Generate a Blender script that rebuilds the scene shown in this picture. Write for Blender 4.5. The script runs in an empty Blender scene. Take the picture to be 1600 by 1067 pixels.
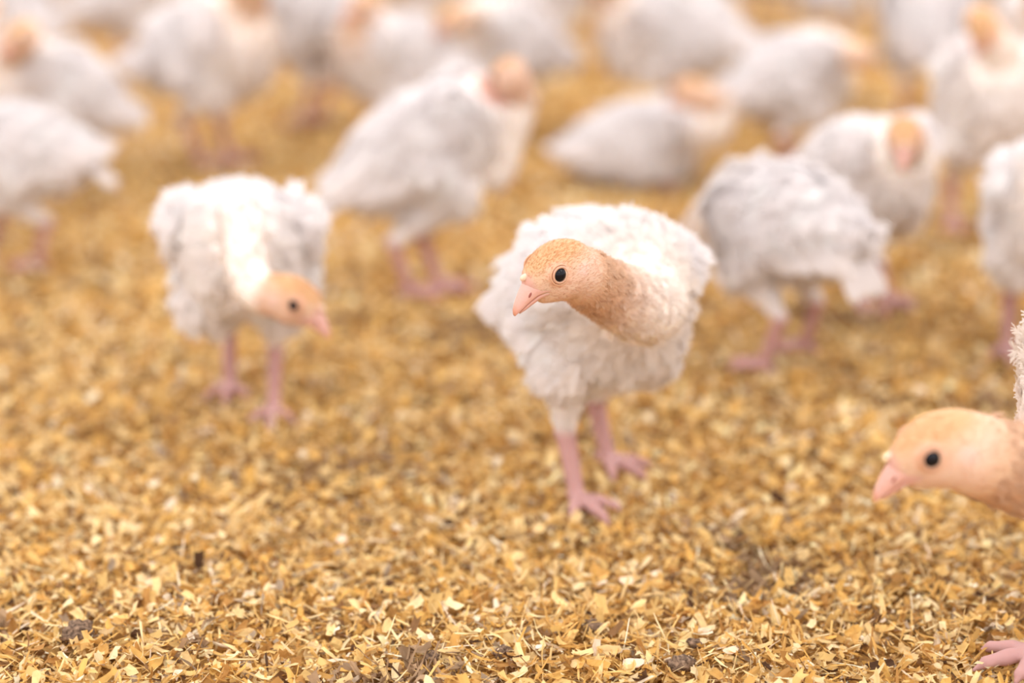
import bpy, math, random
import numpy as np
from mathutils import Vector

# ------------------------------------------------------------------ camera, light, exposure
S = bpy.context.scene
C = S.collection
F_PX = 2667.0
PITCH = math.radians(17.35)
CAM_H = 0.58
cam_d = bpy.data.cameras.new('camera')
cam_d.sensor_fit = 'HORIZONTAL'; cam_d.sensor_width = 36.0; cam_d.lens = 36.0 * F_PX / 1600.0
cam_d.clip_start = 0.02
cam = bpy.data.objects.new('camera', cam_d); C.objects.link(cam)
cam.location = (0, 0, CAM_H)
cam.rotation_euler = (math.pi / 2 - PITCH, 0, 0)
cam_d.dof.use_dof = True
cam_d.dof.focus_distance = 1.195
APERTURE = 0.032                                   # aperture diameter in metres
cam_d.dof.aperture_fstop = (cam_d.lens / 1000.0) / APERTURE
S.camera = cam

wd = bpy.data.worlds.new('barn_air'); S.world = wd; wd.use_nodes = True
bg = wd.node_tree.nodes['Background']
bg.inputs[0].default_value = (1.0, 0.945, 0.925, 1); bg.inputs[1].default_value = 0.93
def lamp(x, y, z, sx, sy, w, col=(1.0, 0.95, 0.94)):
    d = bpy.data.lights.new('ceiling_lamp', 'AREA'); d.shape = 'RECTANGLE'; d.size = sx; d.size_y = sy
    d.energy = w; d.color = col
    o = bpy.data.objects.new('ceiling_lamp', d); C.objects.link(o); o.location = (x, y, z)
    return o
for (lx, ly) in ((-2.4, 0.4), (2.6, 0.4), (-0.9, -1.7), (1.3, -1.9), (-1.6, 3.4), (1.6, 3.4), (0.0, 6.5)):
    lamp(lx, ly, 2.6, 0.9, 0.12, 13)
S.view_settings.view_transform = 'Standard'; S.view_settings.look = 'None'
S.view_settings.gamma = 1.0; S.view_settings.use_curve_mapping = False
S.view_settings.exposure = 0.85

rng = np.random.default_rng(7)

def W(px, py, Y):
    """world point on the ray of a photo pixel at world depth Y"""
    cp, sp = math.cos(PITCH), math.sin(PITCH)
    a = (px - 800) / F_PX; b = (533.5 - py) / F_PX
    dx, dy, dz = a, cp + b * sp, -sp + b * cp
    t = Y / dy
    return np.array([dx * t, Y, CAM_H + dz * t])
def G(px, py):
    cp, sp = math.cos(PITCH), math.sin(PITCH)
    a = (px - 800) / F_PX; b = (533.5 - py) / F_PX
    t = CAM_H / (sp - b * cp)
    return np.array([a * t, (cp + b * sp) * t, 0.0])

# ------------------------------------------------------------------ materials
def srgb(r, g, b):
    f = lambda c: (c / 255 / 12.92) if c / 255 <= 0.04045 else ((c / 255 + 0.055) / 1.055) ** 2.4
    return (f(r), f(g), f(b))
def new_mat(name):
    m = bpy.data.materials.new(name); m.use_nodes = True
    nt = m.node_tree; b = nt.nodes['Principled BSDF']; return m, nt, b
def tint_mat(name, rough, translucent=0.0, bump=0.0, bscale=900, sss=0.0, spec=0.25):
    m, nt, b = new_mat(name)
    at = nt.nodes.new('ShaderNodeAttribute'); at.attribute_name = 'tint'
    nt.links.new(at.outputs['Color'], b.inputs['Base Color'])
    b.inputs['Roughness'].default_value = rough
    b.inputs['Specular IOR Level'].default_value = spec
    if sss:
        b.inputs['Subsurface Weight'].default_value = sss
        b.inputs['Subsurface Radius'].default_value = (1.0, 0.45, 0.3); b.inputs['Subsurface Scale'].default_value = 0.004
    if bump:
        tc = nt.nodes.new('ShaderNodeTexCoord'); n = nt.nodes.new('ShaderNodeTexVoronoi')
        n.inputs['Scale'].default_value = bscale
        bp = nt.nodes.new('ShaderNodeBump'); bp.inputs['Strength'].default_value = bump; bp.inputs['Distance'].default_value = 0.0006
        nt.links.new(tc.outputs['Object'], n.inputs['Vector']); nt.links.new(n.outputs['Distance'], bp.inputs['Height'])
        nt.links.new(bp.outputs['Normal'], b.inputs['Normal'])
    if translucent:
        tr = nt.nodes.new('ShaderNodeBsdfTranslucent'); mx = nt.nodes.new('ShaderNodeMixShader')
        nt.links.new(at.outputs['Color'], tr.inputs['Color'])
        mx.inputs[0].default_value = translucent
        out = nt.nodes['Material Output']
        nt.links.new(b.outputs[0], mx.inputs[1]); nt.links.new(tr.outputs[0], mx.inputs[2]); nt.links.new(mx.outputs[0], out.inputs[0])
    return m
M_SKIN = tint_mat('downy_skin', 0.65, bump=0.03, bscale=900, sss=0.3)
M_FEATHER = tint_mat('feather', 0.8, translucent=0.45, spec=0.1)
M_BEAK = tint_mat('beak_horn', 0.42, bump=0.15, bscale=500, sss=0.3, spec=0.4)
M_FLAKE = tint_mat('wood_shaving', 0.7, translucent=0.22, spec=0.2)
M_EYE, nt, b = new_mat('eye_black'); b.inputs['Base Color'].default_value = (0.006, 0.006, 0.01, 1); b.inputs['Roughness'].default_value = 0.03; b.inputs['Specular IOR Level'].default_value = 0.22
M_DUNG, nt, b = new_mat('dried_dropping')
tc = nt.nodes.new('ShaderNodeTexCoord'); n = nt.nodes.new('ShaderNodeTexNoise'); n.inputs['Scale'].default_value = 350
cr = nt.nodes.new('ShaderNodeValToRGB'); cr.color_ramp.elements[0].position = .35; cr.color_ramp.elements[1].position = .7
cr.color_ramp.elements[0].color = (*srgb(66, 46, 30), 1); cr.color_ramp.elements[1].color = (*srgb(150, 122, 98), 1)
nt.links.new(tc.outputs['Object'], n.inputs['Vector']); nt.links.new(n.outputs['Fac'], cr.inputs['Fac']); nt.links.new(cr.outputs[0], b.inputs['Base Color'])
b.inputs['Roughness'].default_value = 0.9

# ------------------------------------------------------------------ mesh helpers
def np_mesh(name, V, Q, mat, tint=None, parent=None, smooth=True):
    V = np.ascontiguousarray(V, dtype=np.float32); Q = np.ascontiguousarray(Q, dtype=np.int32)
    me = bpy.data.meshes.new(name); k = Q.shape[1]
    me.vertices.add(len(V)); me.vertices.foreach_set('co', V.ravel())
    me.loops.add(Q.size); me.loops.foreach_set('vertex_index', Q.ravel())
    me.polygons.add(len(Q)); me.polygons.foreach_set('loop_start', np.arange(0, Q.size, k, dtype=np.int32))
    me.polygons.foreach_set('loop_total', np.full(len(Q), k, dtype=np.int32))
    me.update(calc_edges=True)
    me.polygons.foreach_set('use_smooth', np.full(len(Q), smooth))
    me.materials.append(mat)
    if tint is not None:
        a = me.color_attributes.new('tint', 'FLOAT_COLOR', 'POINT')
        t = np.ones((len(V), 4), dtype=np.float32); t[:, :3] = tint
        a.data.foreach_set('color', t.ravel())
    o = bpy.data.objects.new(name, me); C.objects.link(o)
    if parent is not None: o.parent = parent
    return o
def norm(v):
    v = np.asarray(v, float); return v / np.maximum(np.linalg.norm(v, axis=-1, keepdims=True), 1e-9)
def sstep(a, b, x):
    t = np.clip((x - a) / (b - a), 0, 1); return t * t * (3 - 2 * t)

class Field:
    def __init__(s, lo, hi, h):
        s.lo = np.array(lo, float); s.h = h
        s.n = np.ceil((np.array(hi) - s.lo) / h).astype(int) + 1
        s.V = np.full(s.n, 1.0, dtype=np.float32)
    def _sub(s, lo, hi):
        i0 = np.clip(np.floor((lo - s.lo) / s.h).astype(int), 0, s.n - 1)
        i1 = np.clip(np.ceil((hi - s.lo) / s.h).astype(int) + 1, 1, s.n)
        sl = tuple(slice(a, b) for a, b in zip(i0, i1))
        ax = [(s.lo[k] + s.h * np.arange(i0[k], i1[k])).astype(np.float32) for k in range(3)]
        return sl, np.meshgrid(*ax, indexing='ij')
    def _mix(s, sl, d, k):
        a = s.V[sl]
        if a.size == 0: return
        h = np.clip(0.5 + 0.5 * (a - d) / k, 0, 1)
        s.V[sl] = a * (1 - h) + d * h - k * h * (1 - h)
    def ell(s, c, R, r, k=0.012):
        """R: 3x3 rows = local axes"""
        c = np.array(c, float); r = np.array(r, float); R = np.array(R, float)
        ext = np.sqrt(((R * r[:, None]) ** 2).sum(0)) + 0.02 + k
        sl, (X, Y, Z) = s._sub(c - ext, c + ext)
        X = X - c[0]; Y = Y - c[1]; Z = Z - c[2]
        L = [R[i, 0] * X + R[i, 1] * Y + R[i, 2] * Z for i in range(3)]
        k0 = np.sqrt(sum((L[i] / r[i]) ** 2 for i in range(3)))
        k1 = np.sqrt(sum((L[i] / r[i] ** 2) ** 2 for i in range(3))) + 1e-6
        s._mix(sl, k0 * (k0 - 1) / k1, k)
    def cone(s, a, b, ra, rb, k=0.008):
        a = np.array(a, float); b = np.array(b, float); m = max(ra, rb) + 0.015 + k
        sl, (X, Y, Z) = s._sub(np.minimum(a, b) - m, np.maximum(a, b) + m)
        ba = b - a; L2 = max(float(ba @ ba), 1e-10)
        X = X - a[0]; Y = Y - a[1]; Z = Z - a[2]
        t = np.clip((X * ba[0] + Y * ba[1] + Z * ba[2]) / L2, 0, 1)
        d = np.sqrt((X - t * ba[0]) ** 2 + (Y - t * ba[1]) ** 2 + (Z - t * ba[2]) ** 2) - (ra + (rb - ra) * t)
        s._mix(sl, d, k)
    def nets(s):
        V = s.V; ins = V < 0
        c = sum(ins[i:ins.shape[0] - 1 + i, j:ins.shape[1] - 1 + j, k:ins.shape[2] - 1 + k].astype(np.int8)
                for i in (0, 1) for j in (0, 1) for k in (0, 1))
        act = (c > 0) & (c < 8); idx = np.argwhere(act)
        ids = np.full(act.shape, -1, dtype=np.int32); ids[act] = np.arange(len(idx))
        P = np.zeros((len(idx), 3)); n = np.zeros(len(idx))
        for ax in range(3):
            o1, o2 = [x for x in range(3) if x != ax]
            for u in (0, 1):
                for v in (0, 1):
                    off = np.zeros(3, int); off[o1] = u; off[o2] = v
                    p = idx + off; q = p.copy(); q[:, ax] += 1
                    a = V[p[:, 0], p[:, 1], p[:, 2]]; b = V[q[:, 0], q[:, 1], q[:, 2]]
                    cr = (a < 0) != (b < 0); t = np.where(cr, a / np.where(cr, a - b, 1), 0)
                    pos = off[None, :].astype(float).repeat(len(idx), 0); pos[:, ax] += t
                    P[cr] += pos[cr]; n[cr] += 1
        P = s.lo + s.h * (idx + P / n[:, None])
        quads = []
        for ax in range(3):
            o1, o2 = (ax + 1) % 3, (ax + 2) % 3
            slA = [slice(None)] * 3; slB = [slice(None)] * 3
            slA[ax] = slice(0, -1); slB[ax] = slice(1, None)
            A = ins[tuple(slA)]; B = ins[tuple(slB)]
            e = np.argwhere(A != B)
            e = e[(e[:, o1] > 0) & (e[:, o2] > 0) & (e[:, o1] < ins.shape[o1] - 1) & (e[:, o2] < ins.shape[o2] - 1)]
            fa = A[e[:, 0], e[:, 1], e[:, 2]]
            def cid(d1, d2):
                q = e.copy(); q[:, o1] += d1; q[:, o2] += d2; return ids[q[:, 0], q[:, 1], q[:, 2]]
            Q = np.stack([cid(-1, -1), cid(0, -1), cid(0, 0), cid(-1, 0)], 1)
            Q[~fa] = Q[~fa][:, ::-1]; quads.append(Q)
        Q = np.concatenate(quads); Q = Q[(Q >= 0).all(1)]
        return P, Q
def vnormals(V, Q):
    a = V[Q[:, 2]] - V[Q[:, 0]]; b = V[Q[:, 3]] - V[Q[:, 1]]
    n = np.cross(a, b); N = np.zeros_like(V)
    for i in range(4): np.add.at(N, Q[:, i], n)
    return norm(N)
def relax(V, Q, it=2):
    for _ in range(it):
        S_ = np.zeros_like(V); n = np.zeros(len(V))
        for i in range(4):
            np.add.at(S_, Q[:, i], V[Q[:, (i + 1) % 4]]); np.add.at(n, Q[:, i], 1)
            np.add.at(S_, Q[:, i], V[Q[:, (i - 1) % 4]]); np.add.at(n, Q[:, i], 1)
        V = 0.5 * V + 0.5 * S_ / n[:, None]
    return V
def catmull(pts, rad, n=6):
    pts = [np.array(p, float) for p in pts]
    P = [2 * pts[0] - pts[1]] + pts + [2 * pts[-1] - pts[-2]]
    out = []; rr = []
    for i in range(1, len(P) - 2):
        for j in range(n):
            t = j / n
            out.append(0.5 * ((2 * P[i]) + (-P[i - 1] + P[i + 1]) * t + (2 * P[i - 1] - 5 * P[i] + 4 * P[i + 1] - P[i + 2]) * t * t + (-P[i - 1] + 3 * P[i] - 3 * P[i + 1] + P[i + 2]) * t ** 3))
            rr.append(rad[i - 1] * (1 - t) + rad[i] * t)
    out.append(pts[-1]); rr.append(rad[-1])
    return np.array(out), np.array(rr)

# ------------------------------------------------------------------ feathers (all vectorised)
def fluffy(P, T, N, L, Wd, col, nb=7, lift=0.25, r=rng):
    """downy contour feathers: a bent shaft with barbs left and right; returns verts, quads, tint"""
    n = len(P); B = norm(np.cross(N, T)); T = norm(T); L = np.asarray(L)[:, None]; Wd = np.asarray(Wd)[:, None]
    vs = []; cs = []
    ph = r.uniform(-.25, .25, (n, 1))
    def axis(s):
        return P + T * L * s + N * L * lift * (s - 0.75 * s * s) + B * L * ph * s * s
    for j in range(nb):
        s = (j + 0.5) / nb
        for sg in (-1, 1):
            ww = Wd * math.sin(math.pi * (0.18 + 0.74 * s)) ** 0.7 * r.uniform(.7, 1.2, (n, 1))
            a0 = axis(s * .8); a1 = axis(min(1, s * .8 + 1.25 / nb))
            tip = axis(s * .8 + 0.3) + B * sg * ww + N * L * r.uniform(-.05, .14, (n, 1))
            tip2 = tip + T * L * (0.55 / nb) - B * sg * ww * .12
            vs.append(np.stack([a0, tip, tip2, a1], 1))
    V = np.concatenate(vs, 1).reshape(-1, 3)
    Q = np.arange(len(V)).reshape(-1, 4)
    col = np.repeat(col, nb * 8, axis=0)
    return V, Q, col
def blades(P, T, N, L, Wd, col, camber=0.2, bend=0.1, r=rng):
    """long smooth flight feathers: 7 x 5 grid each, pointed round tip with small notches"""
    n = len(P); T = norm(T); B = norm(np.cross(N, T)); N = norm(np.cross(T, B))
    L = np.asarray(L)[:, None]; Wd = np.asarray(Wd)[:, None]
    nu, nv = 8, 5; vs = []
    for i in range(nu):
        s = i / (nu - 1); w = Wd * (0.35 + 0.65 * min(1, s * 2.2)) * math.sqrt(max(0.03, 1 - max(0, (s - .62) / .38) ** 2))
        for j in range(nv):
            q = (j / (nv - 1)) * 2 - 1
            jit = r.uniform(-.035, .035, (n, 1)) * L * (1 if s > .5 else 0)
            vs.append(P + T * (L * s + jit) + B * w * q - N * (camber * w * q * q + bend * L * s * s))
    V = np.stack(vs, 1).reshape(-1, 3)
    q = np.array([[i * nv + j, i * nv + j + 1, (i + 1) * nv + j + 1, (i + 1) * nv + j] for i in range(nu - 1) for j in range(nv - 1)])
    Q = (np.arange(n)[:, None, None] * nu * nv + q[None]).reshape(-1, 4)
    return V, Q, np.repeat(col, nu * nv, axis=0)
def fuzz(P, T, N, L, wd, col, r=rng):
    n = len(P); T = norm(T + N * r.uniform(.15, .6, (n, 1)) + r.normal(0, .14, (n, 3))); B = norm(np.cross(N, T)) * wd
    L = L[:, None]; mid = P + T * L * .55
    tip = P + T * L - N * L * .2
    V = np.stack([P - B, P + B, mid + B * .8, mid - B * .8, mid - B * .8, mid + B * .8, tip + B * .12, tip - B * .12], 1).reshape(-1, 3)
    return V, np.arange(len(V)).reshape(-1, 4), np.repeat(col, 8, axis=0)
def merge(parts):
    V = []; Q = []; T = []; o = 0
    for v, q, t in parts:
        V.append(v); Q.append(q + o); T.append(t); o += len(v)
    return np.concatenate(V), np.concatenate(Q), np.concatenate(T)
def loft(rings):
    """closed tube through rings (list of (m,3)), with capped ends drawn to a point"""
    m = len(rings[0]); R = [np.repeat(rings[0].mean(0)[None], m, 0)] + rings + [np.repeat(rings[-1].mean(0)[None], m, 0)]
    V = np.concatenate(R)
    Q = [[i * m + j, i * m + (j + 1) % m, (i + 1) * m + (j + 1) % m, (i + 1) * m + j] for i in range(len(R) - 1) for j in range(m)]
    return V, np.array(Q)
def ellipsoid_mesh(c, R, r, nu=14, nv=20):
    rings = []
    for i in range(1, nu):
        a = math.pi * i / nu
        t = np.linspace(0, 2 * math.pi, nv, endpoint=False)
        l = np.stack([np.full(nv, math.cos(a) * r[0]), math.sin(a) * np.cos(t) * r[1], math.sin(a) * np.sin(t) * r[2]], 1)
        rings.append(np.array(c) + l @ np.array(R))
    R0 = [np.repeat((np.array(c) + np.array(R)[0] * r[0])[None], nv, 0)] + rings + [np.repeat((np.array(c) - np.array(R)[0] * r[0])[None], nv, 0)]
    V = np.concatenate(R0)
    Q = [[i * nv + j, (i + 1) * nv + j, (i + 1) * nv + (j + 1) % nv, i * nv + (j + 1) % nv] for i in range(len(R0) - 1) for j in range(nv)]
    return V, np.array(Q)

WHITE = np.array([0.90, 0.862, 0.862]); CREAM = np.array([0.88, 0.80, 0.73])
BUFF = np.array(srgb(218, 186, 158)); CROWN = np.array(srgb(210, 168, 126)); CHEEK = np.array(srgb(224, 194, 174))
PINK = np.array(srgb(188, 146, 142)); BEAKC = np.array(srgb(214, 168, 156)); BTIP = np.array(srgb(204, 136, 100))

# ------------------------------------------------------------------ the bird
def make_bird(label, ground, yaw, size=1.0, body_z=0.19, pitch=10, head=(.15, 0, .30), hdir=(1, 0, -.1), roll=0,
              neck=None, feet=None, detail=1, world_head=None, world_dir=None, buff=0.25, wing_drop=0.0, wing_out=0.0,
              tail_pitch=-18, plump=1.0, length=1.0, world_neck=None, fluff=1.0, sitting=False, group=None, seed=0,
              neck_r=(.040, .033, .021, .019), hsize=1.0, wing_tip=0.0, wing_up=0.0, legtone=None, tail_len=.055, world_feet=None, hock_z=.075):
    r = np.random.default_rng(100 + seed)
    th = math.radians(yaw); ca, sa = math.cos(th), math.sin(th)
    loc = np.array([ground[0], ground[1], 0.0])
    root = bpy.data.objects.new('turkey_poult', None); C.objects.link(root)
    root.location = loc; root.rotation_euler = (0, 0, th); root.scale = (size,) * 3; root.empty_display_size = 0.05
    root['label'] = label; root['category'] = 'bird'; root['group'] = 'white turkey poults on the wood shavings'
    Rw = np.array([[ca, sa, 0], [-sa, ca, 0], [0, 0, 1]])        # world -> local
    toL = lambda p: (Rw @ (np.array(p, float) - loc)) / size
    if world_head is not None: head = toL(world_head)
    if world_dir is not None: hdir = Rw @ np.array(world_dir, float)
    head = np.array(head, float)
    HX = norm(np.array(hdir, float)); HY = norm(np.cross([0, 0, 1], HX)); HZ = np.cross(HX, HY)
    rr = math.radians(roll); HY, HZ = HY * math.cos(rr) + HZ * math.sin(rr), -HY * math.sin(rr) + HZ * math.cos(rr)
    HR = np.array([HX, HY, HZ]) ; hs = hsize
    H = lambda x, y, z: head + (HX * x + HY * y + HZ * z) * hs
    pr = math.radians(pitch)
    BX = np.array([math.cos(pr), 0, math.sin(pr)]); BZ = np.array([-math.sin(pr), 0, math.cos(pr)]); BY = np.array([0, 1., 0])
    BR = np.array([BX, BY, BZ]); bc = np.array([0, 0, body_z])
    Bp = lambda x, y, z: bc + BX * x * length + BY * y + BZ * z
    vox = {2: 0.0016, 1: 0.0026, 0: 0.0036}[detail]
    # --- neck
    base = Bp(.062, 0, .022)
    if world_neck is not None: mids = [toL(p) for p in world_neck]
    elif neck is not None: mids = [np.array(p, float) for p in neck]
    else:
        q = H(-.016, 0, -.008); mids = [base * .45 + q * .55 + np.array([.012, 0, .0])]
    npts = [Bp(.035, 0, .005), base] + mids + [H(-.013, 0, -.006)]
    nr = list(neck_r); rad = list(np.interp(np.linspace(0, 1, len(npts)), np.linspace(0, 1, len(nr)), nr))
    rad[0] = .046 * plump
    NP, NR = catmull(npts, rad, 6)
    # --- legs
    if world_feet is not None:
        feet = []
        for (fpx, fpy, fyw) in world_feet:
            q = toL(G(fpx, fpy)); feet.append((q[0], q[1], fyw))
    if feet is None: feet = [(.012, .036, 0), (-.012, -.036, 0)]
    legs = []
    for (fx, fy, *ex) in feet:
        fyaw = ex[0] if ex else 0; lift = ex[1] if len(ex) > 1 else 0
        sg = 1 if fy > 0 else -1
        if len(ex) > 2: sg = ex[2]
        hip = Bp(.0, sg * .034 * plump, -.02); 
        foot = np.array([fx, fy, .011 + lift])
        if sitting:
            hock = np.array([fx - .05, fy, .02]); knee = np.array([fx + .01, fy, .05])
        else:
            hock = np.array([fx - .022, sg * .033 * .35 + fy * .65, hock_z + lift * .7]); knee = np.array([hip[0] + .022, hip[1] * 1.08, max(.118, body_z - .048)])
        legs.append((hip, knee, hock, foot, math.radians(fyaw)))
    allp = np.concatenate([NP, np.array([l[3] for l in legs]), bc[None], Bp(-.13, 0, 0)[None], Bp(.09, 0, 0)[None], np.array([H(.03, 0, 0)])])
    lo = allp.min(0) - .085; hi = allp.max(0) + .085; lo[2] = -.006
    Fd = Field(lo, hi, vox)
    p_ = plump
    Fd.ell(Bp(0, 0, 0), BR, (.092 * length, .062 * p_, .066 * p_), .02)
    Fd.ell(Bp(.036, 0, -.012), BR, (.052, .052 * p_, .056 * p_), .02)
    Fd.ell(Bp(-.05, 0, -.008), BR, (.06, .046 * p_, .044 * p_), .02)
    Fd.cone(Bp(-.07, 0, 0), Bp(-.108, 0, .0), .028, .014, .02)
    for (hip, knee, hock, foot, fy) in legs:
        Fd.cone(hip, knee, .037, .027, .015)
        Fd.cone(knee, hock * .55 + knee * .45, .0255, .0135, .010); Fd.cone(hock * .55 + knee * .45, hock, .0135, .0090, .006)
    for i in range(len(NP) - 1): Fd.cone(NP[i], NP[i + 1], NR[i], NR[i + 1], .006 if i > 3 else .02)
    # head
    Fd.ell(H(-.004, 0, .0005), HR, (.0238 * hs, .0185 * hs, .0172 * hs), .005)
    Fd.ell(H(.0105, 0, -.0020), HR, (.0148 * hs, .0126 * hs, .0130 * hs), .006)
    Fd.ell(H(-.004, 0, -.0105), HR, (.0190 * hs, .0162 * hs, .0140 * hs), .006); Fd.cone(H(-.004, 0, -.0135), H(.0125, 0, -.0130), .0105 * hs, .0070 * hs, .005)
    for sg in (-1, 1):
        Fd.ell(H(.0045, sg * .0125, .0015), HR, (.0085 * hs, .0055 * hs, .008 * hs), .003)
        Fd.ell(H(-.013, sg * .0135, -.003), HR, (.0065 * hs, .0042 * hs, .0075 * hs), .003)
    shank = []
    for (hip, knee, hock, foot, fy) in legs:
        Fd.cone(hock, foot, .0088, .0068, .004); shank.append((hock, foot))
        c_, s_ = math.cos(fy), math.sin(fy)
        for (ang, ln, rt) in ((0, .050, .0052), (38, .041, .0048), (-38, .041, .0048), (172, .020, .0042)):
            a = math.radians(ang) + fy; d = np.array([math.cos(a), math.sin(a), 0])
            k1 = foot + d * ln * .45 + np.array([0, 0, .0015]); k2 = foot + d * ln * .82 + np.array([0, 0, -.0015]); k3 = foot + d * ln + np.array([0, 0, -.0065])
            Fd.cone(foot, k1, rt * 1.1, rt, .004); Fd.cone(k1, k2, rt, rt * .85, .002); Fd.cone(k2, k3, rt * .8, rt * .28, .0015)
            shank.append((foot, k3))
            for t in (.3, .62): 
                kk = foot * (1 - t) + k2 * t + np.array([0, 0, .001]); Fd.cone(kk, kk + d * .002, rt * 1.08, rt * 1.08, .0015)
    V, Q = Fd.nets(); V = relax(V, Q, 1)
    def colour(X):
        d = np.linalg.norm(X[:, None] - NP[None], axis=2); i = d.argmin(1); dm = d.min(1); u = i / (len(NP) - 1)
        near = 1 - sstep(NR[i] * 1.25, NR[i] * 1.7 + .01, dm)
        hl = (X - head) @ HR.T / hs
        inh = 1 - sstep(.030, .042, np.linalg.norm(hl, axis=1))
        wb = np.maximum(sstep(buff, buff + .38, u) * near, inh)
        c = WHITE[None] * (1 - wb[:, None]) + BUFF[None] * wb[:, None]
        wc = (sstep(buff - .3, buff, u) * near * (1 - wb))[:, None] * .8
        c = c * (1 - wc) + CREAM * wc
        # cream mixed into the lower breast front and the belly
        bl = (X - bc) @ BR.T
        wbe = (sstep(.02, .06, bl[:, 0]) * (1 - sstep(.0, .05, bl[:, 2])) * (1 - wb) * .3 + (1 - sstep(-.055, -.03, bl[:, 2])) * .2 * (1 - inh))[:, None]
        c = c * (1 - wbe) + CREAM * wbe
        cr = (sstep(.003, .012, hl[:, 2]) * inh)[:, None]; c = c * (1 - cr) + CROWN * cr
        ck = (inh * (1 - sstep(-.004, .004, hl[:, 2])) * .85)[:, None]; c = c * (1 - ck) + CHEEK * ck
        eye = (inh * (1 - sstep(.0075, .011, np.linalg.norm(hl[:, [0, 2]] - np.array([.0045, .002]), axis=1))) * .8)[:, None]
        c = c * (1 - eye) + np.array(srgb(228, 186, 160)) * eye
        ear = (inh * (1 - sstep(.003, .0075, np.linalg.norm(hl[:, [0, 2]] - np.array([-.0135, -.004]), axis=1))) * .7)[:, None]; c = c * (1 - ear) + np.array(srgb(230, 200, 188)) * ear
        bk = (inh * sstep(.019, .0235, hl[:, 0]))[:, None]; c = c * (1 - bk) + BEAKC * bk
        ds = np.full(len(X), 9.)
        for a, b in shank:
            ba = b - a; t = np.clip(((X - a) @ ba) / (ba @ ba), 0, 1); ds = np.minimum(ds, np.linalg.norm(X - (a + t[:, None] * ba), axis=1))
        hz = np.array([l[2] for l in legs])
        top = max(h[2] for h in hz)
        lg = (1 - sstep(.010, .016, ds)) * (1 - sstep(top - .006, top + .014, X[:, 2]))
        c = c * (1 - lg[:, None]) + (PINK if legtone is None else np.array(legtone)) * lg[:, None]
        return c, wb, lg, u, near, inh, hl, bl
    tint, wb, lg, u, near, inh, hl, bl = colour(V)
    body = np_mesh('body', V, Q, M_SKIN, tint, root)
    N = vnormals(V, Q)
    # --- plumage flow
    tang = norm(np.gradient(NP, axis=0)); di = np.linalg.norm(V[:, None] - NP[None], axis=2).argmin(1) if len(V) < 60000 else None
    if di is None:
        di = np.concatenate([np.linalg.norm(V[i:i + 20000, None] - NP[None], axis=2).argmin(1) for i in range(0, len(V), 20000)])
    wn = np.maximum(near * sstep(.15, .4, u), inh)[:, None]
    flow = -BX[None] * (1 - wn) - tang[di] * wn
    flow = flow + np.array([0, 0, -1.])[None] * (sstep(.015, .05, np.abs(bl[:, 1])) * .35 + (1 - sstep(-.06, -.02, bl[:, 2])) * .5)[:, None] * (1 - wn)
    flow = flow - N * (flow * N).sum(1, keepdims=True); flow = norm(flow)
    ok = np.where((lg < .05) & (inh < .12) & (V[:, 2] > .06 if not sitting else V[:, 2] > .012))[0]
    nf = {2: 9000, 1: 3600, 0: 1500}[detail]; k = {2: .95, 1: 1.15, 0: 1.5}[detail]
    pick = r.choice(ok, min(nf, len(ok)), replace=False)
    P = V[pick]; n_ = len(pick); neckw = (near * sstep(.2, .5, u))[pick]
    shrink = 1 - .55 * neckw - .6 * (1 - sstep(.095, .12, P[:, 2])) * (0 if sitting else 1)
    L = r.uniform(.014, .026, n_) * k * shrink * fluff; Wd = L * r.uniform(.26, .40, n_)
    col = tint[pick] * r.uniform(.95, 1.04, (n_, 1))
    T = norm(flow[pick] + r.normal(0, .16, (n_, 3)))
    tf = (r.random(n_) < .012) & (neckw < .1); lf = np.where(tf[:, None], .8, .18) * fluff; L = np.where(tf, L * 1.35, L)
    parts = [fluffy(P - N[pick] * .001, T, N[pick], L, Wd, np.clip(col, 0, .9), nb={2: 10, 1: 7, 0: 5}[detail], lift=lf, r=r)]
    # fine down on head, neck and drumsticks
    if detail >= 1:
        nh = 15000 if detail == 2 else 3000
        okh = np.where((lg < .3) & ((inh > .1) | (wb > .25)) & (hl[:, 0] < .022))[0]
        pk = r.choice(okh, min(nh, len(okh)), replace=len(okh) < nh)
        pk = r.choice(okh, nh, replace=True)
        ej = np.linalg.norm(hl[pk][:, [0, 2]] - np.array([.0045, .002]), axis=1) > .0068
        pk = pk[ej]
        Pj = V[pk] + r.normal(0, vox * .5, (len(pk), 3)); Pj -= N[pk] * ((Pj - V[pk]) * N[pk]).sum(1, keepdims=True)
        fl = -HX[None] * np.minimum(1, inh[pk][:, None] * 1.5) + flow[pk] * (1 - inh[pk][:, None])
        fl = fl - N[pk] * (fl * N[pk]).sum(1, keepdims=True)
        Lh = r.uniform(.0016, .0034, len(pk)) * (1 + .8 * (1 - inh[pk])) * (1 - .45 * sstep(.004, .02, hl[pk, 0]) * inh[pk])
        parts.append(fuzz(Pj, norm(fl), N[pk], Lh, .00016 if detail == 2 else .0003, np.clip(tint[pk] * r.uniform(1.0, 1.16, (len(pk), 1)), 0, .92), r))
    v, q, t = merge(parts)
    pl = np_mesh('plumage', v, q, M_FEATHER, t, root)
    # --- wings
    for sg in (1, -1):
        wy = .058 * p_ + wing_out
        Sx = Bp(.052, sg * wy * .92, .022 + wing_up)
        tip = Bp(-.118 - wing_tip, sg * (.040 * p_ + wing_out * 1.2), .004 - wing_drop)
        a = norm(tip - Sx); nrm = norm(np.array([0, sg, 0]) + BZ * .38); nrm = norm(nrm - a * (nrm @ a)); dn = np.cross(a, nrm) * sg
        if dn[2] > 0: dn = -dn
        WR = np.array([a, dn, nrm])
        Lw = np.linalg.norm(tip - Sx)
        Fw = Field(np.minimum(Sx, tip) - .05, np.maximum(Sx, tip) + .05, vox * 1.3)
        Fw.ell(Sx + a * .045, WR, (.056, .034, .013), .008)
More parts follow.
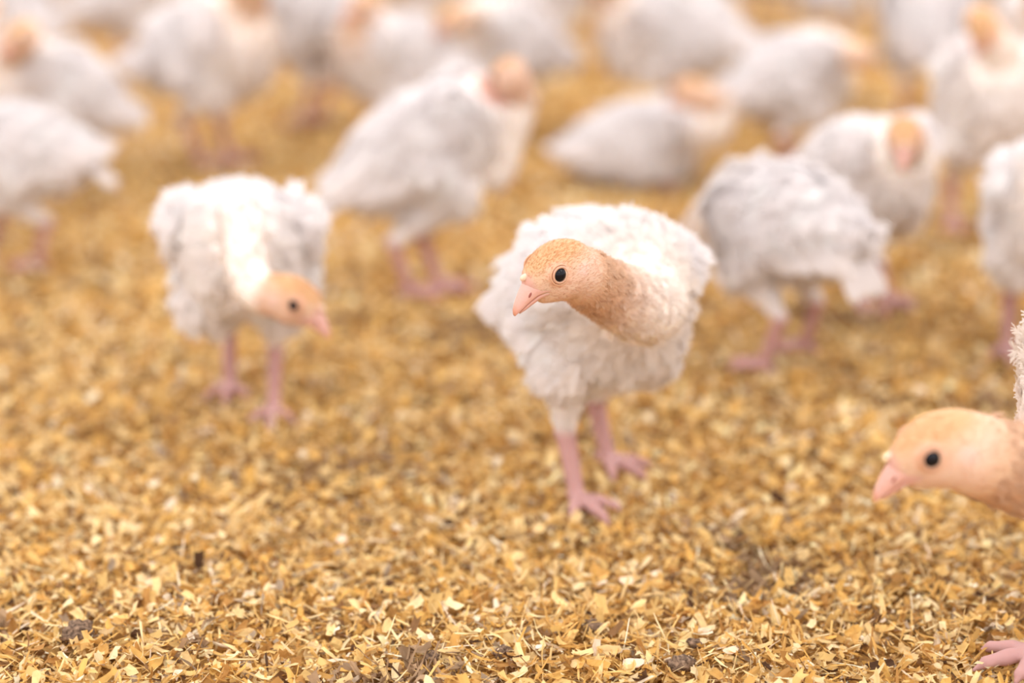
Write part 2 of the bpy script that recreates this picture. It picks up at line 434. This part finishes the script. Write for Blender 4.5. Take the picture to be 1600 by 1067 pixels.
        Fw.ell(Sx + a * .008 + dn * -.004, WR, (.020, .020, .013), .01)
        Fw.cone(Sx + a * .05, Sx + a * .10, .012, .006, .01)
        v0, q0 = Fw.nets(); n0 = vnormals(v0, q0)
        wp = [(v0, q0, np.repeat(WHITE[None], len(v0), 0))]
        lw = (v0 - Sx) @ WR.T
        okw = np.where((n0 @ nrm > -.1))[0]
        m = {2: 1500, 1: 650, 0: 260}[detail]; pk = r.choice(okw, min(m, len(okw)), replace=False)
        Tw = a[None] + dn[None] * r.normal(.12, .14, (len(pk), 1)); Tw = norm(Tw - n0[pk] * (Tw * n0[pk]).sum(1, keepdims=True))
        Lc = r.uniform(.016, .027, len(pk)) * k
        wp.append(fluffy(v0[pk], Tw, n0[pk], Lc, Lc * .34, np.clip(WHITE[None] * r.uniform(.95, 1.04, (len(pk), 1)), 0, .9), nb={2: 10, 1: 7, 0: 5}[detail], lift=.18, r=r))
        ns = 13
        tt = np.linspace(0, 1, ns)
        Pb = Sx[None] + a[None] * (.03 + .06 * tt[:, None]) + dn[None] * (.018 - .022 * tt[:, None]) + nrm[None] * (.004 + .004 * tt[:, None])
        Tb = norm(a[None] + dn[None] * (.38 - .34 * tt[:, None]) + r.normal(0, .03, (ns, 3)))
        Lb = np.clip((Lw - .04) * (.62 + .38 * tt) * .85, .05, .12) * r.uniform(.92, 1.05, ns) + .0
        wp.append(blades(Pb, Tb, np.repeat(nrm[None], ns, 0), Lb, np.full(ns, .0095), np.repeat(WHITE[None], ns, 0) * r.uniform(.97, 1.02, (ns, 1)), bend=.06, r=r))
        v, q, t = merge(wp); np_mesh('wing', v, q, M_FEATHER, t, root)
    # --- tail
    nt_ = 10; tp = math.radians(tail_pitch); tb = Bp(-.095, 0, .004)
    f = np.linspace(-1, 1, nt_)
    d0 = -(BX * math.cos(tp) - BZ * math.sin(tp)) if True else -BX
    upn = norm(np.cross(d0, BY) ); upn = upn if upn[2] > 0 else -upn
    Td = norm(d0[None] + BY[None] * f[:, None] * .30)
    v, q, t = blades(tb[None] + BY[None] * f[:, None] * .014 - upn[None] * np.abs(f[:, None]) * .006, Td, np.repeat(upn[None], nt_, 0), tail_len * r.uniform(.93, 1.05, nt_), np.full(nt_, .0095), np.repeat(WHITE[None], nt_, 0) * .98, bend=.12, r=r)
    np_mesh('tail', v, q, M_FEATHER, t, root)
    # --- beak
    m = 16; ang = np.linspace(0, 2 * math.pi, m, endpoint=False)
    def beak(name, prof, flat_top):
        rings = []; cols = []
        for (x, z, w, h) in prof:
            yy = np.cos(ang) * w; zz = np.sin(ang) * h
            if flat_top: zz = np.where(zz > 0, zz * .25, zz)
            else: zz = np.where(zz < 0, zz * .3, zz)
            rings.append(np.array([H(x, y_, z + z_) for y_, z_ in zip(yy, zz)]))
        v, q = loft(rings)
        hx = ((v - head) @ HX) / hs
        w_ = sstep(.036, .043, hx)[:, None]
        return np_mesh(name, v, q, M_BEAK, BEAKC * (1 - w_) + BTIP * w_, root)
    up = beak('upper_beak', [(.003, -.0098, .0150, .0030), (.009, -.0085, .0142, .0066), (.0145, -.0072, .0126, .0090), (.019, -.0064, .0108, .0100), (.0225, -.0068, .0092, .0094), (.0265, -.0084, .0076, .0086), (.0300, -.0100, .0062, .0076), (.0335, -.0118, .0050, .0064), (.0365, -.0134, .0038, .0050), (.0388, -.0148, .0027, .0036), (.0400, -.0160, .0015, .0020)], False)
    beak('lower_beak', [(.003, -.0108, .0146, .0026), (.009, -.0098, .0136, .0040), (.015, -.0090, .0112, .0048), (.021, -.0092, .0084, .0048), (.027, -.0114, .0060, .0040), (.032, -.0135, .0042, .0030), (.0358, -.0152, .0022, .0018)], True)
    v, q = ellipsoid_mesh(H(.0226, 0, .0056), HR, (.0038 * hs, .0023 * hs, .0024 * hs))
    np_mesh('snood', v, q, M_BEAK, np.repeat(np.array([srgb(228, 200, 176)]), len(v), 0), root)
    for sg in (-1, 1):
        e = H(.0045, sg * .0146, .0020)
        v, q = ellipsoid_mesh(e, np.array([HY * sg, HX, HZ]), (.0056 * hs, .0060 * hs, .0060 * hs), 18, 28)
        np_mesh('eye', v, q, M_EYE, None, root)
        if detail >= 1:
            for (rm, rt, off, cc) in ((.0056, .0009, .0178, (206, 162, 136)), (.0074, .0006, .0172, (212, 168, 138))):
                ce = H(.0045, sg * off, .0020); A = np.linspace(0, 2 * math.pi, 36, endpoint=False)
                v = []; 
                for t_ in A:
                    dd = HX * math.cos(t_) * 1.02 + HZ * math.sin(t_) * 1.0
                    for s_ in np.linspace(0, 2 * math.pi, 8, endpoint=False):
                        v.append(ce + dd * (rm + rt * math.cos(s_)) * hs + HY * sg * rt * math.sin(s_) * hs)
                q = [[i * 8 + j, ((i + 1) % 36) * 8 + j, ((i + 1) % 36) * 8 + (j + 1) % 8, i * 8 + (j + 1) % 8] for i in range(36) for j in range(8)]
                np_mesh('eyelid', np.array(v), np.array(q), M_BEAK, np.repeat(np.array([srgb(*cc)]), len(v), 0), root)
            dx = norm(HX * .75 - HZ * .62); 
            v, q = ellipsoid_mesh(H(.0262, sg * .0066, -.0050), np.array([dx, HY * sg, np.cross(dx, HY * sg)]), (.0024 * hs, .0010 * hs, .0008 * hs), 8, 12)
            no = np_mesh('nostril', v, q, M_BEAK, np.repeat(np.array([srgb(150, 84, 74)]), len(v), 0), up)
    return root

wdir = lambda x, y, z: (x, y, z)
def bird(label, px, py, yaw, **kw):
    return make_bird(label, G(px, py), yaw, seed=int(px * 7 + py) % 9999, **kw)

# ------------------------------------------------------------------ the flock
# the bird in focus
bird('white turkey poult in sharp focus at the centre, buff head turned left', 922, 765, -60,
     detail=2, size=1.0, plump=1.05, body_z=.181, pitch=9, wing_out=.001,
     world_head=W(863, 420, 1.165), world_dir=(-.80, -.50, -.36), world_neck=[W(1008, 478, 1.285), W(942, 452, 1.22)],
     neck_r=(.044, .038, .029, .0205, .0175), buff=.46, tail_len=.04, wing_tip=-.006, wing_drop=.014, world_feet=[(950, 735, 12), (902, 797, 0)], hock_z=.066)
# bottom right
bird('turkey poult nearest the camera, buff head reaching in from the right edge', 1768, 960, -172,
     detail=2, size=1.0, body_z=.19, pitch=4, plump=1.05, wing_up=.018, world_head=W(1452, 699, .985), world_dir=(-.88, -.12, -.40), hsize=1.1,
     world_neck=[W(1640, 728, 1.045), W(1545, 716, .995)], neck_r=(.045, .034, .026, .024, .021), buff=.25, world_feet=[(1622, 1044, 5), (1850, 960, 0)])
# left
bird('white turkey poult left of centre facing the camera, head dipped to the right', 395, 640, -88,
     detail=1, size=.93, plump=1.0, body_z=.18, pitch=24, world_head=W(466, 468, 1.475), world_dir=(.80, -.32, -.42), hsize=1.12,
     world_neck=[W(377, 335, 1.55), W(394, 442, 1.50)], buff=.72, neck_r=(.030, .018, .018, .019), wing_out=.008, feet=[(.03, .026, 0), (-.05, -.03, 0)])
# middle
bird('white turkey poult in side view behind the centre bird, head curled back over its neck', 676, 462, 8,
     detail=1, length=1.1, body_z=.19, pitch=24, world_head=W(790, 118, 2.03), world_dir=(-.5, .45, -.6), world_neck=[W(768, 270, 2.04), W(800, 205, 2.05), W(815, 155, 2.05)],
     buff=.6, tail_pitch=-16, tail_len=.07, neck_r=(.036, .022, .015, .015), wing_tip=.015, wing_up=.008, world_feet=[(688, 460, 0), (643, 470, 0)])
bird('white turkey poult lying down on the shavings, head turned back, behind the centre bird', 997, 292, 3,
     detail=1, body_z=.072, pitch=4, plump=.95, world_head=W(1072, 142, 2.60), hsize=1.2, world_dir=(-.5, .75, -.2), world_neck=[W(1112, 208, 2.60), W(1128, 165, 2.60)],
     buff=.6, sitting=True, feet=[(.03, .035, 0), (.02, -.035, 0)], tail_pitch=10, neck_r=(.038, .024, .018, .018))
bird('white turkey poult right of centre seen from behind, tail drooping right, head hidden', 1208, 572, 136,
     detail=1, size=.90, body_z=.178, pitch=-2, plump=1.03, wing_drop=.03, head=(.17, -.02, .10), hdir=(.6, 0, -.8), buff=.5, tail_pitch=-56, wing_tip=-.02, tail_len=.08,
     world_feet=[(1190, 586, 0), (1255, 556, 20)])
bird('white turkey poult tucked behind the drooping-tailed bird, buff face turned to the camera', 1338, 482, -58,
     detail=1, size=.92, hsize=1.12, world_feet=[(1385, 478, 0), (1345, 490, 0)], body_z=.185, pitch=10, world_head=W(1412, 214, 1.87), world_dir=(-.15, -.85, -.45), buff=.55, wing_up=.01)
bird('white turkey poult in side view facing right, brown head turned away, upper right', 1235, 272, 8,
     detail=0, size=.97, body_z=.172, pitch=12, world_head=W(1348, 84, 2.70), world_dir=(.5, .6, -.4), buff=.5, tail_pitch=5, neck_r=(.038, .028, .02, .019))
bird('white turkey poult facing the camera with head lowered between its wings, at the upper right', 1530, 365, -90,
     detail=0, size=1.02, body_z=.195, pitch=26, world_head=W(1530, 42, 2.28), world_dir=(-.05, -.3, -.9), hsize=.9, buff=.6, wing_out=.004)
bird('white turkey poult cut off by the right edge of the photo, pink legs under it', 1625, 565, -100,
     detail=1, size=.97, body_z=.18, pitch=20, head=(.15, .06, .12), hdir=(.6, .3, -.7), buff=.5)
bird('white turkey poult nearer the left edge, walking out of the photo, body at mid height', 26, 425, 186,
     detail=1, size=.93, body_z=.17, pitch=0, head=(.17, 0, .17), hdir=(1, 0, -.5), tail_pitch=-34, tail_len=.075, world_feet=[(58, 425, 0), (-20, 420, 0)], buff=.5)
bird('white turkey poult behind the left-edge bird, wing sloping down to the right', 95, 312, 200,
     detail=0, size=1.0, body_z=.175, pitch=22, world_head=W(30, 55, 2.45), world_dir=(-.6, -.5, -.4), buff=.4, tail_pitch=-20)
bird('large white turkey poult at the upper left on close-set pink legs', 338, 262, -22,
     detail=0, size=1.15, body_z=.18, pitch=14, plump=1.1, world_head=W(392, -60, 2.75), world_dir=(.7, -.4, -.3), tail_pitch=-10, feet=[(.01, .022, 0), (-.01, -.022, 0)])
bird('white turkey poult at the top with a white tail hanging behind its orange-lit legs', 488, 198, 170,
     detail=0, size=1.1, body_z=.205, pitch=8, head=(.16, 0, .34), tail_pitch=-60, feet=[(.01, .02, 0), (-.01, -.02, 0)])
bird('white turkey poult just right of the hanging-tailed bird, upper left of centre', 618, 240, 200,
     detail=0, size=1.05, body_z=.165, pitch=10, world_head=W(566, 5, 2.9), world_dir=(-.7, -.4, -.2), tail_pitch=-15)
bird('white turkey poult at the top facing left, brown head at its left shoulder', 795, 205, 196,
     detail=0, size=1.0, body_z=.175, pitch=20, world_head=W(702, 30, 2.95), world_dir=(-.7, -.5, -.4), buff=.4, tail_pitch=-26)
bird('biggest white turkey poult in the back row, right of centre, broad side to the camera', 1035, 215, 186,
     detail=0, size=1.22, body_z=.165, pitch=10, plump=1.15, head=(.15, .05, .3), hdir=(1, .3, -.3), tail_pitch=-10)
bird('white turkey poult at the top edge right, seen from behind with wings parted', 1440, 195, 92,
     detail=0, size=1.05, body_z=.185, pitch=20, head=(.12, 0, .32), wing_out=.005)
bird('white turkey poult in the top right corner, cut off by the frame', 1630, 215, -120,
     detail=0, size=1.05, body_z=.185, pitch=18, head=(.14, 0, .30))
bird('white turkey poult at the left edge, only its wing and tail in view', -28, 285, 90,
     detail=0, size=1.0, body_z=.175, pitch=18, head=(.12, 0, .28))
back = [(205, 118, 25, 'pale turkey poult far back at the upper left, above the dark gap in the flock'),
        (20, 150, 160, 'far turkey poult in the upper left corner, behind the sloping-winged bird'),
        (330, 60, 10, 'far turkey poult at the top edge behind the large close-legged bird'),
        (660, 75, -150, 'far turkey poult at the top edge behind the bird with the low brown head'),
        (850, 112, 20, 'far turkey poult at the top edge, between the two big white backs'),
        (1080, 62, 170, 'far turkey poult at the top edge, just left of the open litter patch'),
        (1200, 48, 90, 'far turkey poult whose belly shows at the top edge above the litter patch'),
        (1292, 85, 80, 'far turkey poult whose round belly dips lowest at the top edge'),
        (1385, 45, 110, 'far turkey poult at the top edge, just right of the round belly'),
        (1530, 70, -80, 'far turkey poult at the top edge above the orange-headed bird facing the camera'),
        (120, 60, -30, 'far turkey poult at the top edge, left of the pale far one'),
        (760, 50, 70, 'far turkey poult at the top edge above the sloping white back'),
        (950, 60, 120, 'far turkey poult at the top edge beside the biggest back-row bird')]
for (px, py, yw, lab) in back:
    bird(lab, px, py, yw, detail=0, size=1.0, body_z=.18, pitch=12, head=(.14, 0, .30))

# ------------------------------------------------------------------ floor and litter
def fbm(x, y, sc, seed=0, oct=3):
    r = np.random.default_rng(seed); out = np.zeros_like(x)
    for o in range(oct):
        for _ in range(6):
            a = r.uniform(0, 2 * math.pi); f = sc * 2 ** o * r.uniform(.7, 1.4); p = r.uniform(0, 6.28)
            out += np.sin((x * math.cos(a) + y * math.sin(a)) * f + p + 1.5 * np.sin((x * math.sin(a) - y * math.cos(a)) * f * .6 + p * 2)) / 2 ** o / 6
    return out
hgt = lambda x, y: .0045 * fbm(x, y, 28, 3) + .0035 * fbm(x, y, 130, 5, 2)
gx = np.concatenate([np.arange(-12, -1.6, .4), np.arange(-1.6, 1.6, .012), np.arange(1.6, 12.1, .4)])
gy = np.concatenate([np.arange(-2, .6, .3), np.arange(.6, 3.6, .012), np.arange(3.6, 16, .25)])
XX, YY = np.meshgrid(gx, gy, indexing='ij'); fade = 1.0
VV = np.stack([XX, YY, hgt(XX, YY) - .010], 2).reshape(-1, 3); ny = len(gy)
I, J = np.meshgrid(np.arange(len(gx) - 1), np.arange(ny - 1), indexing='ij'); b0 = (I * ny + J).ravel()
QQ = np.stack([b0, b0 + ny, b0 + ny + 1, b0 + 1], 1)
M_FLOOR, nt, b = new_mat('litter_bed')
tc = nt.nodes.new('ShaderNodeTexCoord')
def noise(sc, det=4, rough=.6):
    n = nt.nodes.new('ShaderNodeTexNoise'); n.inputs['Scale'].default_value = sc; n.inputs['Detail'].default_value = det; n.inputs['Roughness'].default_value = rough
    nt.links.new(tc.outputs['Object'], n.inputs['Vector']); return n
n1 = noise(110, 5, .7); n2 = noise(9, 3, .5)
cr = nt.nodes.new('ShaderNodeValToRGB'); e = cr.color_ramp.elements
e[0].position = .30; e[0].color = (*srgb(124, 88, 48), 1); e[1].position = .68; e[1].color = (*srgb(216, 180, 122), 1)
k_ = e.new(.5); k_.color = (*srgb(190, 148, 86), 1)
nt.links.new(n1.outputs['Fac'], cr.inputs['Fac'])
cr2 = nt.nodes.new('ShaderNodeValToRGB'); cr2.color_ramp.elements[0].position = .35; cr2.color_ramp.elements[1].position = .65
cr2.color_ramp.elements[0].color = (.80, .74, .66, 1); cr2.color_ramp.elements[1].color = (1, 1, 1, 1)
nt.links.new(n2.outputs['Fac'], cr2.inputs['Fac'])
mx = nt.nodes.new('ShaderNodeMixRGB'); mx.blend_type = 'MULTIPLY'; mx.inputs[0].default_value = 1
nt.links.new(cr.outputs[0], mx.inputs[1]); nt.links.new(cr2.outputs[0], mx.inputs[2]); nt.links.new(mx.outputs[0], b.inputs['Base Color'])
b.inputs['Roughness'].default_value = .9; b.inputs['Specular IOR Level'].default_value = .1
bp = nt.nodes.new('ShaderNodeBump'); bp.inputs['Distance'].default_value = .004; bp.inputs['Strength'].default_value = .8
nt.links.new(n1.outputs['Fac'], bp.inputs['Height']); nt.links.new(bp.outputs[0], b.inputs['Normal'])
fl = np_mesh('floor', VV, QQ, M_FLOOR); fl['kind'] = 'structure'

PAL = np.array([srgb(*c) for c in [(242, 212, 160), (230, 194, 130), (222, 178, 104), (246, 224, 184), (208, 164, 98), (180, 134, 78), (250, 232, 212), (140, 104, 70), (168, 148, 130), (88, 62, 44)]])
PAL = PAL * np.array([1.01, 1.0, .91])
PW = np.array([.20, .20, .16, .13, .11, .08, .05, .05, .03, .02]); PW = PW / PW.sum()
def flakes(n, x, y, scale, r, kind):
    """curled shavings, slivers and crumbs; each 3 x 4 grid"""
    L = np.where(kind == 0, r.uniform(.005, .0155, n), np.where(kind == 1, r.uniform(.007, .022, n), r.uniform(.0018, .005, n))) * scale
    Wd = np.where(kind == 0, r.uniform(.0025, .0080, n), np.where(kind == 1, r.uniform(.0006, .0020, n), r.uniform(.0012, .003, n))) * scale
    curl = np.where(kind == 0, r.normal(0, 1.1, n), r.normal(0, .7, n)); tw = r.normal(0, .5, n)
    yaw = r.uniform(0, 2 * math.pi, n); tilt = r.normal(0, .42, n); rollv = r.normal(0, .5, n)
    steep = r.random(n) < .10; tilt = np.where(steep, r.uniform(-1.1, 1.1, n), tilt)
    z = hgt(x, y) + r.uniform(-.008, .0065, n) + np.abs(np.sin(tilt)) * L * .35
    nu, nv = 4, 3; verts = []
    for i in range(nu):
        s = i / (nu - 1) - .5
        for j in range(nv):
            q = j / (nv - 1) - .5
            th_ = curl * s; lx = L * np.where(np.abs(curl) < .05, s, np.sin(th_) / np.where(np.abs(curl) < .05, 1, curl)); lz = L * (1 - np.cos(th_)) / np.where(np.abs(curl) < .05, 1, curl)
            end = .55 if (i in (0, nu - 1)) else 1
            wj = Wd * q * r.uniform(end * .6, 1.15, n); lx = lx + L * r.normal(0, .07, n)
            a = tw * s; ly = wj * np.cos(a); lz = lz + wj * np.sin(a) + Wd * .18 * (q * q * 4) * np.sign(curl)
            # roll, tilt, yaw
            y1 = ly * np.cos(rollv) - lz * np.sin(rollv); z1 = ly * np.sin(rollv) + lz * np.cos(rollv)
            x2 = lx * np.cos(tilt) + z1 * np.sin(tilt); z2 = -lx * np.sin(tilt) + z1 * np.cos(tilt)
            verts.append(np.stack([x + x2 * np.cos(yaw) - y1 * np.sin(yaw), y + x2 * np.sin(yaw) + y1 * np.cos(yaw), z + z2], 1))
    V = np.stack(verts, 1).reshape(-1, 3)
    q = np.array([[i * nv + j, i * nv + j + 1, (i + 1) * nv + j + 1, (i + 1) * nv + j] for i in range(nu - 1) for j in range(nv - 1)])
    Q = (np.arange(n)[:, None, None] * nu * nv + q[None]).reshape(-1, 4)
    # patches of dull and of golden litter
    pt = fbm(x, y, 16, 11, 2)
    ci = r.choice(len(PAL), n, p=PW); col = PAL[ci] * r.uniform(.85, 1.12, (n, 1))
    dull = (pt > .55) & (r.random(n) < .5); col[dull] = np.array(srgb(168, 138, 106)) * r.uniform(.7, 1.2, (dull.sum(), 1))
    return V, Q, np.clip(np.repeat(col, nu * nv, axis=0) * r.uniform(.84, 1.12, (n * nu * nv, 1)), 0, .93)
r = np.random.default_rng(42)
def band(y0, y1, dens, scale, probs, margin=.16):
    A = (y1 ** 2 - y0 ** 2) * .33 + 2 * margin * (y1 - y0); n = int(A * dens)
    y = np.sqrt(r.uniform(y0 ** 2, y1 ** 2, n)); x = r.uniform(-1, 1, n) * (.33 * y + margin)
    return flakes(n, x, y, scale, r, r.choice(3, n, p=probs))
fv = merge([band(.88, 1.36, 80000, 1.22, (.30, .27, .43), .3), band(1.36, 1.9, 36000, 1.35, (.5, .25, .25), .4), band(1.9, 3.1, 13000, 1.7, (.7, .3, 0), .6), band(3.1, 6.5, 3500, 2.6, (.8, .2, 0), 1.0)])
so = np_mesh('wood_shavings', *fv[:2], M_FLAKE, fv[2], smooth=False)
so['kind'] = 'stuff'; so['label'] = 'golden wood shavings and sawdust covering the barn floor'; so['category'] = 'wood shavings'

# dark clods and droppings lying in the litter
def clod(px, py, sz, flat, label, mat=M_DUNG, name='dropping', cat='dropping', seed=0):
    p = G(px, py); rr_ = np.random.default_rng(seed)
    v, q = ellipsoid_mesh((0, 0, 0), np.eye(3), (sz, sz * .8, sz * flat), 16, 24)
    d = 1 + .16 * np.sin(v[:, 0] / sz * 5 + seed) * np.sin(v[:, 1] / sz * 6 + 1) + .12 * np.sin(v[:, 2] / sz * 9 + v[:, 0] / sz * 8) + .06 * np.sin(v[:, 1] / sz * 17 + v[:, 2] / sz * 15)
    v = v * d[:, None]
    o = np_mesh(name, v, q, mat); o.location = (p[0], p[1], hgt(np.array([p[0]]), np.array([p[1]]))[0] + .0045 + sz * flat * .2)
    o.rotation_euler = (0, 0, rr_.uniform(0, 3)); o['label'] = label; o['category'] = cat; o['group'] = 'dark droppings in the shavings'
clod(122, 1002, .0135, .62, 'dark brown round dropping in the shavings at the lower left', seed=1)
clod(786, 1034, .0070, .75, 'small amber brown dropping lying left of the bottom centre', seed=2)
clod(1062, 1050, .0100, .55, 'dark grey crumbly dropping at the bottom edge right of centre', seed=3)
clod(925, 985, .0090, .40, 'flat dark dropping in the shavings below the centre bird', seed=4)
clod(1085, 1018, .0060, .5, 'little grey dropping just above the crumbly one at the bottom edge', seed=5)
clod(675, 1035, .0065, .45, 'dark dropping among shavings left of the amber brown one', seed=6)
def big_flake(px, py, L, Wd, col, label, seed):
    p = G(px, py); rr_ = np.random.default_rng(seed); nu, nv = 9, 6; v = []
    for i in range(nu):
        for j in range(nv):
            s = i / (nu - 1) - .5; q = j / (nv - 1) - .5
            e_ = 1 - .5 * (2 * abs(s)) ** 3
            v.append((L * s + rr_.normal(0, L * .02), Wd * q * e_ * rr_.uniform(.9, 1.1), L * .9 * s * s * .5 + Wd * .2 * q * q))
    q = [[i * nv + j, (i + 1) * nv + j, (i + 1) * nv + j + 1, i * nv + j + 1] for i in range(nu - 1) for j in range(nv - 1)]
    o = np_mesh('wood_shaving', np.array(v), np.array(q), M_FLAKE, np.repeat(np.array([srgb(*col)]), len(v), 0))
    md = o.modifiers.new('thickness', 'SOLIDIFY'); md.thickness = .0003
    o.location = (p[0], p[1], hgt(np.array([p[0]]), np.array([p[1]]))[0] + .0085); o.rotation_euler = (rr_.uniform(.1, .45), rr_.uniform(-.3, .3), rr_.uniform(-.6, .6))
    o['label'] = label; o['category'] = 'wood shaving'; o['group'] = 'large pale shavings'
big_flake(990, 1052, .0150, .0085, (250, 222, 198), 'pinkish white jagged wood shaving at the bottom edge right of centre', 1)
big_flake(842, 1030, .0050, .0040, (250, 226, 208), 'small curled white shaving just right of the amber dropping', 2)
big_flake(815, 1050, .0120, .0080, (240, 206, 146), 'curled yellow wood shaving near the bottom centre', 3)
big_flake(1140, 1042, .0110, .0070, (248, 216, 186), 'pale wood shaving at the bottom edge below the right-hand litter', 4)
big_flake(240, 928, .0110, .0070, (246, 214, 176), 'pale square wood shaving in the lower left litter', 5)
big_flake(535, 855, .0085, .0100, (250, 224, 200), 'white upright shaving left of the centre bird feet', 6)
big_flake(978, 922, .0110, .0100, (250, 222, 190), 'large whitish shaving below the right foot of the centre bird', 7)
